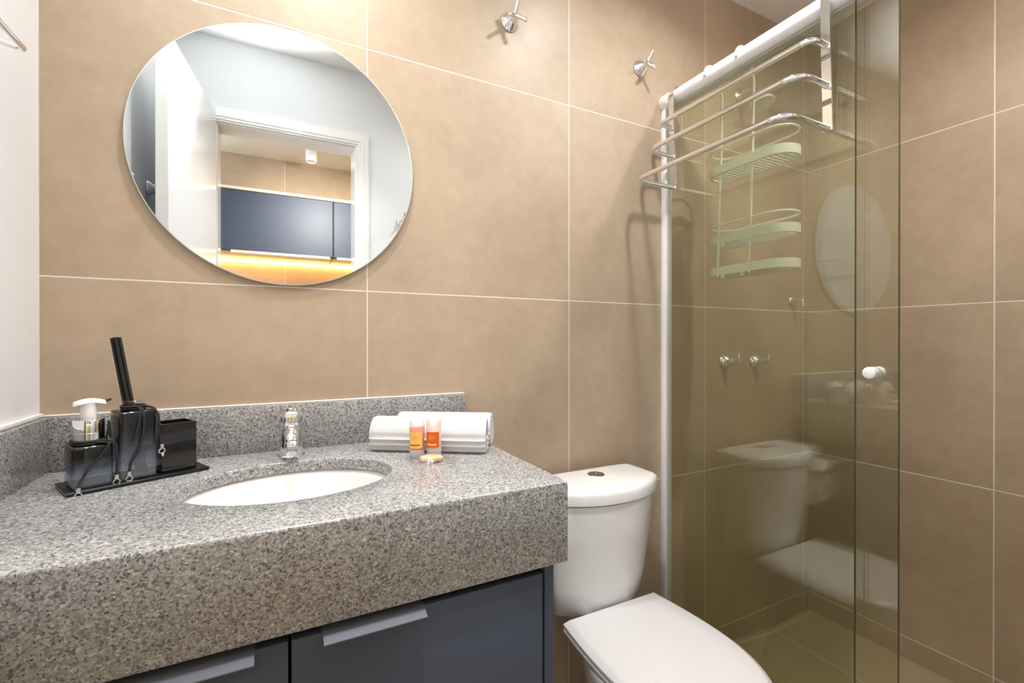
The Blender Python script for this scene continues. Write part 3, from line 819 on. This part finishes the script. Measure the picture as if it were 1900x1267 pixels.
# ------------------------------------------------------------------ rolled towels
def towel(A, B, r, label, seed, flip=1):
    A, B = Vector(A), Vector(B)
    ax = (B - A); L = ax.length; ax.normalize()
    side = Vector((-ax.y, ax.x, 0)) * -1            # horizontal, towards the camera
    if side.y > 0: side = -side
    up = Vector((0, 0, 1))
    rng = random.Random(seed)
    t = thing('rolled_towel', label, 'towel', tuple((A + B) / 2 - Vector((0, 0, r))), group='rolled white towels')
    turns, th, n = 3.25, .0102, 210
    ph0 = R(-62)
    def sp(k):
        a = 2 * pi * turns * k / n
        rad = r - th * .5 - (th * 1.04) * a / (2 * pi)
        return a, max(.004, rad)
    outer, inner = [], []
    for k in range(n + 1):
        a, rad = sp(k)
        an = ph0 + flip * a
        wob = 1 + .012 * sin(3 * an + seed)
        d_ = Vector((cos(an), sin(an)))
        # woven border bands: shallow ribs near the free edge
        rib = 0.0
        if a < 1.2: rib = .0017 * max(-1, min(1, 2.2 * math.sin(a * 21))) * (1 if .08 < a else 0)
        hr = th * .5 * (.55 if k < 3 else 1)
        sq = Vector((1.0, .955))
        outer.append((d_ * (rad * wob + hr + rib)) * 1.0)
        inner.append((d_ * (rad * wob - hr * .92)) * 1.0)
    prof = outer + inner[::-1]
    lo_ = min(p.y for p in prof)
    prof = [Vector((p.x, max(p.y, lo_ + .003))) for p in prof]
    lo_ = min(p.y for p in prof)
    bm = new()
    st = [(0, .93), (.004, .975), (.010, 1), (.05, 1.0)] + [(L * q, 1.0) for q in (.25, .4, .55, .7, .85)] + [(L - .05, 1), (L - .010, 1), (L - .004, .98), (L, .94)]
    rings = []
    for s, f in st:
        # ends: fabric thins towards its hem
        pr_ = []
        m = len(prof)
        for i, p in enumerate(prof):
            q = prof[m - 1 - i]
            mid = (p + q) * .5
            pp = mid + (p - mid) * (0.55 if f < .95 else (0.85 if f < .99 else 1))
            pp = Vector((pp.x * .80, pp.y))
            jit = .0007 * sin(s * 61 + i * .11 + seed)
            pr_.append(A + ax * (s + jit * 2) + side * (pp.x * (1 + jit * 3)) + up * (pp.y - lo_ - r))
        rings.append(pr_)
    loft(bm, rings)
    o = obj('terry_roll', bm, M['towel'], t, smooth=55)
    return t
TR = .0450
towel((.601, -.100, HT + TR), (.818, -.240, HT + TR), TR, 'rolled white towel lying in front, behind the two small bottles', 3)
towel((.668, -.0575, HT + TR), (.859, -.176, HT + TR), TR, 'rolled white towel lying at the back, against the granite backsplash', 8, 1)

# ------------------------------------------------------------------ toiletry bottles standing on their caps
def bottle(x, y, mat, lab, top_clear, label, ang):
    t = thing('toiletry_bottle', label, 'bottle', (x, y, HT), (0, 0, ang), group='small toiletry bottles')
    r = .0158
    bm = new(); lathe(bm, [(0, 0), (r * .97, 0), (r, .0012), (r, .0170), (r * .95, .0176), (0, .0176)], 32); obj('cap', bm, M['frost'], t, local=True)
    bm = new(); lathe(bm, [(0, .0177), (r * .92, .0177), (r * .99, .0195), (r * 1.0, .066), (r * .99, .0665), (0, .0665)], 32); obj('contents', bm, mat, t, local=True)
    bm = new()
    # the crimped end: round below, pressed flat at the top
    rings = []
    for z, fx_, fy_ in ((.0667, 1, 1), (.072, 1.0, .93), (.078, 1.01, .80), (.0815, 1.0, .70), (.0825, .97, .62)):
        rings.append([(r * fx_ * cos(2 * pi * j / 32), r * fy_ * sin(2 * pi * j / 32), z) for j in range(32)])
    loft(bm, rings); obj('crimped_end', bm, top_clear, t, local=True)
    bm = new(); uvl = bm.loops.layers.uv.new('UVMap')
    n = 14; a0, a1 = R(-90 - 66), R(-90 + 42); z0_, z1_ = .0225, .0555; rl = r + .0004
    cols = [(bm.verts.new((rl * cos(a0 + (a1 - a0) * i / n), rl * sin(a0 + (a1 - a0) * i / n), z0_)), bm.verts.new((rl * cos(a0 + (a1 - a0) * i / n), rl * sin(a0 + (a1 - a0) * i / n), z1_))) for i in range(n + 1)]
    for i in range(n):
        f = bm.faces.new((cols[i][0], cols[i + 1][0], cols[i + 1][1], cols[i][1]))
        for lp, uv in zip(f.loops, ((i / n, 0), ((i + 1) / n, 0), ((i + 1) / n, 1), (i / n, 1))): lp[uvl].uv = uv
    bmesh.ops.recalc_face_normals(bm, faces=bm.faces[:])
    rr_ = bmesh.ops.extrude_face_region(bm, geom=bm.faces[:])
    for v in rr_['geom']:
        if isinstance(v, bmesh.types.BMVert): v.co.x *= (rl - .0003) / rl; v.co.y *= (rl - .0003) / rl
    obj('label', bm, lab, t, local=True)
    return t
cam_ang = lambda x, y: math.atan2(y + 1.1793, x - .3993) - pi / 2
bottle(.6640, -.2215, M['gel_pink'], M['label_yellow'], M['frost'], 'clear bottle of pink gel with yellow label, in front of the towels', cam_ang(.6665, -.2215))
bottle(.6975, -.2320, M['lotion'], M['label_red'], M['lotion'], 'milky bottle with dark orange label, in front of the towels', cam_ang(.700, -.232))

# wrapped soap
t = thing('wrapped_soap', 'small peach soap bar in clear wrapper lying before the bottles', 'soap', (.681, -.268, HT))
bm = new()
ca_, sa_ = cos(R(-20)), sin(R(-20))
def so(u, v, z): return (.681 + u * ca_ - v * sa_, -.2680 + u * sa_ + v * ca_, HT + z)
rings = []
for z, s in ((.0012, .72), (.003, .92), (.007, 1.0), (.011, .90), (.0135, .6), (.0142, .25)):
    rings.append([so(.0245 * s * cos(2 * pi * j / 36), .015 * s * sin(2 * pi * j / 36), z) for j in range(36)])
loft(bm, rings); obj('soap_bar', bm, M['soap'], t, smooth=60)
bm = new()
nx, ny = 16, 8
grid = []
rg = random.Random(5)
for i in range(nx + 1):
    row = []
    for j in range(ny + 1):
        u, v = -.052 + .104 * i / nx, -.022 + .044 * j / ny
        q = (u / .0265) ** 2 + (v / .017) ** 2
        z = .0158 * math.sqrt(max(0, 1 - q * .8)) if q < 1.2 else 0
        z = max(z, .0006 + .004 * abs(sin(u * 160 + v * 90)) * min(1, (abs(u) / .05)) + rg.random() * .0012)
        row.append(bm.verts.new(so(u, v * (1 + .25 * abs(u) / .05), z)))
    grid.append(row)
for i in range(nx):
    for j in range(ny): bm.faces.new((grid[i][j], grid[i + 1][j], grid[i + 1][j + 1], grid[i][j + 1]))
obj('clear_wrapper', bm, M['film'], t, smooth=25)

# ------------------------------------------------------------------ black accessory set (frame u along the tray, v towards the wall)
FO = Vector((.1045, -.2194, HT)); FA = math.atan2(.4372, .8994)
def setthing(name, label, cat, u, v, z, group=None):
    p = FO + Vector((u * cos(FA) - v * sin(FA), u * sin(FA) + v * cos(FA), z))
    return thing(name, label, cat, tuple(p), (0, 0, FA), group)
t = setthing('accessory_tray', 'narrow glossy black tray carrying the bathroom set on the granite', 'tray', 0, 0, 0)
bm = new()
bmx = [(0.001, 0.001), (.201, 0.001), (.201, .091), (.001, .091)]
loft(bm, [[(x + (.002 if x < .1 else -.002), y + (.002 if y < .05 else -.002), .0005) for x, y in bmx], [(x, y, .0025) for x, y in bmx], [(x, y, .0055) for x, y in bmx], [(x + (.001 if x < .1 else -.001), y + (.001 if y < .05 else -.001), .0065) for x, y in bmx]])
obj('plate', bm, M['black_gloss'], t, smooth=20, local=True)
bm = new(); 
box(bm, .012, .190, .010, .082, 0, .0006)
obj('felt_base', bm, M['rubber'], t, smooth=None, local=True)
TZ = .0068
def cord(bm, pts, r=.0019): tube(bm, fillet([Vector(p) for p in pts], .012, 6), r, 10)
def charm(par, p, ang=0):
    """silver end bead with a small ring and drop"""
    p = Vector(p)
    bm = new()
    lathe(bm, [(0, .0005), (.0032, 0), (.0036, -.002), (.0036, -.0075), (.0028, -.0085), (0, -.009)], 16, p)
    tube(bm, [p + Vector((.0044 * cos(a), -.0005, -.0125 + .0044 * sin(a))) for a in [2 * pi * j / 18 for j in range(18)]], .0011, 8, closed=True)
    lathe(bm, [(0, -.016), (.0018, -.0175), (.0026, -.020), (.0016, -.0225), (0, -.0232)], 12, p + Vector((.001, -.001, 0)))
    obj('charm', bm, M['chrome'], par, local=True)
# soap dispenser
t = setthing('soap_dispenser', 'low smoked glass soap dispenser with white pump, left on the black tray', 'soap dispenser', .0095, .012, TZ)
bm = new(); box(bm, 0, .052, 0, .060, 0, .068, .005, 4); obj('bottle', bm, M['ombre_low'], t, local=True)
cxx, cyy = .026, .030
bm = new(); lathe(bm, [(0, .068), (.0205, .068), (.0205, .087), (.0201, .0875), (.0205, .088), (.0205, .1075), (.0195, .109), (0, .109)], 40, (cxx, cyy, 0)); obj('collar', bm, M['chrome'], t, local=True)
bm = new(); lathe(bm, [(0, .1085), (.0105, .1085), (.0105, .132), (0, .132)], 28, (cxx, cyy, 0))
pu = obj('pump_stem', bm, M['white_plastic'], t, local=True)
bm = new()
rings = []
for i in range(15):
    q = -1 + 2 * i / 14
    w = .0115 * math.sqrt(max(.12, 1 - (abs(q) ** 3) * .8))
    zc = .1405 - .0050 * q * q
    x = cxx + .001 + .0205 * q
    rings.append([(x, cyy - w, zc - .0035), (x, cyy + w, zc - .0035), (x, cyy + w * .85, zc + .002), (x, cyy, zc + .0033), (x, cyy - w * .85, zc + .002)])
loft(bm, rings); lathe(bm, [(0, .131), (.0108, .131), (.0115, .1365), (0, .1365)], 28, (cxx, cyy, 0))
obj('pump_head', bm, M['white_plastic'], pu, smooth=35, local=True)
bm = new(); tube(bm, [(cxx + .019, cyy, .1365), (cxx + .0255, cyy, .1385), (cxx + .029, cyy, .1400)], [.0022, .0020, .0016], 12); obj('nozzle', bm, M['reed'], pu, local=True)
bm = new()
tube(bm, [(cxx + .0225 * cos(a), cyy + .0225 * sin(a), .0702) for a in [2 * pi * j / 28 for j in range(28)]], .0021, 10, closed=True)
tube(bm, [(cxx + .0228 * cos(a), cyy + .0228 * sin(a), .0738) for a in [2 * pi * j / 28 for j in range(28)]], .0019, 10, closed=True)
cord(bm, [(.030, .0075, .0722), (.046, .000, .0705), (.044, -.0025, .0640), (.032, -.0030, .0480), (.018, -.0035, .0300), (.010, -.0035, .0130), (.006, -.010, .0055)])
cord(bm, [(.034, .009, .0740), (.049, .002, .0735), (.0545, -.002, .066), (.0555, -.0035, .040), (.0545, -.0040, .0140)])
cord(bm, [(.044, .010, .074), (.0465, .006, .094), (.0470, .006, .108), (.0500, .010, .076)])
ob = obj('cord', bm, M['black_cord'], t, local=True)
charm(ob, (.0055, -.0115, .0060)); charm(ob, (.0545, -.0048, .0150))
# reed diffuser
t = setthing('reed_diffuser', 'tall smoked glass diffuser bottle with black cord, middle of the black tray', 'diffuser', .0690, .012, TZ)
bm = new(); box(bm, 0, .0525, 0, .060, 0, .118, .005, 4); obj('bottle', bm, M['ombre_tall'], t, local=True)
cxx, cyy = .026, .030
bm = new(); lathe(bm, [(.0150, .118), (.0140, .121), (.0140, .127), (.0165, .129), (.0168, .133), (.0150, .135), (.0118, .135), (.0118, .1185), (.0150, .118)], 36, (cxx, cyy, 0)); obj('neck', bm, M['clear'], t, local=True)
bm = new()
for rr_2, zz in ((.0165, .1205), (.0170, .1245)):
    tube(bm, [(cxx + rr_2 * cos(a), cyy + rr_2 * sin(a), zz) for a in [2 * pi * j / 28 for j in range(28)]], .0020, 10, closed=True)
cord(bm, [(.030, .0125, .1225), (.034, .004, .119), (.033, -.0022, .110), (.0325, -.0028, .080), (.026, -.0028, .052), (.014, -.0030, .030), (.0125, -.0032, .0150)])
cord(bm, [(.040, .020, .1230), (.050, .012, .1215), (.0550, .001, .110), (.0555, -.0015, .085), (.0565, -.0020, .064), (.0585, -.0022, .0545)])
cord(bm, [(.028, .0125, .1240), (.030, .002, .1195), (.027, -.0020, .105), (.022, -.0022, .080), (.016, -.0022, .066)], .0015)
cord(bm, [(.0480, .012, .1210), (.0515, -.001, .108), (.0500, -.0016, .085), (.0495, -.0016, .062)], .0015)
ob = obj('cord', bm, M['black_cord'], t, local=True)
charm(ob, (.0122, -.0035, .0160)); charm(ob, (.0588, -.0030, .0550))
# reeds
def reed(u, v, du, dv, top, label):
    a = FO + Vector(((.069 + u) * cos(FA) - (.012 + v) * sin(FA), (.069 + u) * sin(FA) + (.012 + v) * cos(FA), TZ + .004))
    b = FO + Vector(((.069 + u + du) * cos(FA) - (.012 + v + dv) * sin(FA), (.069 + u + du) * sin(FA) + (.012 + v + dv) * cos(FA), top))
    bm = new(); tube(bm, [a, b], .0026, 12)
    o = obj('diffuser_reed', bm, M['reed'], None)
    base(o, tuple(a)); tag(o, label, 'reed', 'black reeds in the diffuser')
reed(.0319, .0296, -.0354, .0, .252, 'black diffuser reed standing apart at the left of the bundle')
B = 'black diffuser reed in the tight bundle above the tall bottle'
for k, (u, v, du, dv, tp) in enumerate(((.0375, .0240, -.0375, 0, .2535), (.0375, .0296, -.0375, 0, .2530), (.0431, .0240, -.0375, 0, .2535), (.0431, .0296, -.0375, 0, .2530), (.0431, .0352, -.0375, 0, .2525))):
    reed(u, v, du, dv, tp, B)
# black tumbler
t = setthing('toothbrush_tumbler', 'square glossy black tumbler, right on the black tray', 'tumbler', .1300, .017, TZ)
bm = new()
def sq(e, z): return [(e, e, z), (.0545 - e, e, z), (.0545 - e, .0545 - e, z), (e, .0545 - e, z)]
loft(bm, [sq(.001, 0), sq(0, .001), sq(0, .0875), sq(.0005, .088), sq(.003, .088), sq(.0035, .0875), sq(.0035, .004)]); 
obj('cup', bm, M['black_gloss'], t, smooth=20, local=True)
bm = new(); box(bm, -.0006, .0551, -.0006, .0551, .0012, .0062, .001, 2)
obj('foot_band', bm, M['black_gloss'], t, smooth=20, local=True)
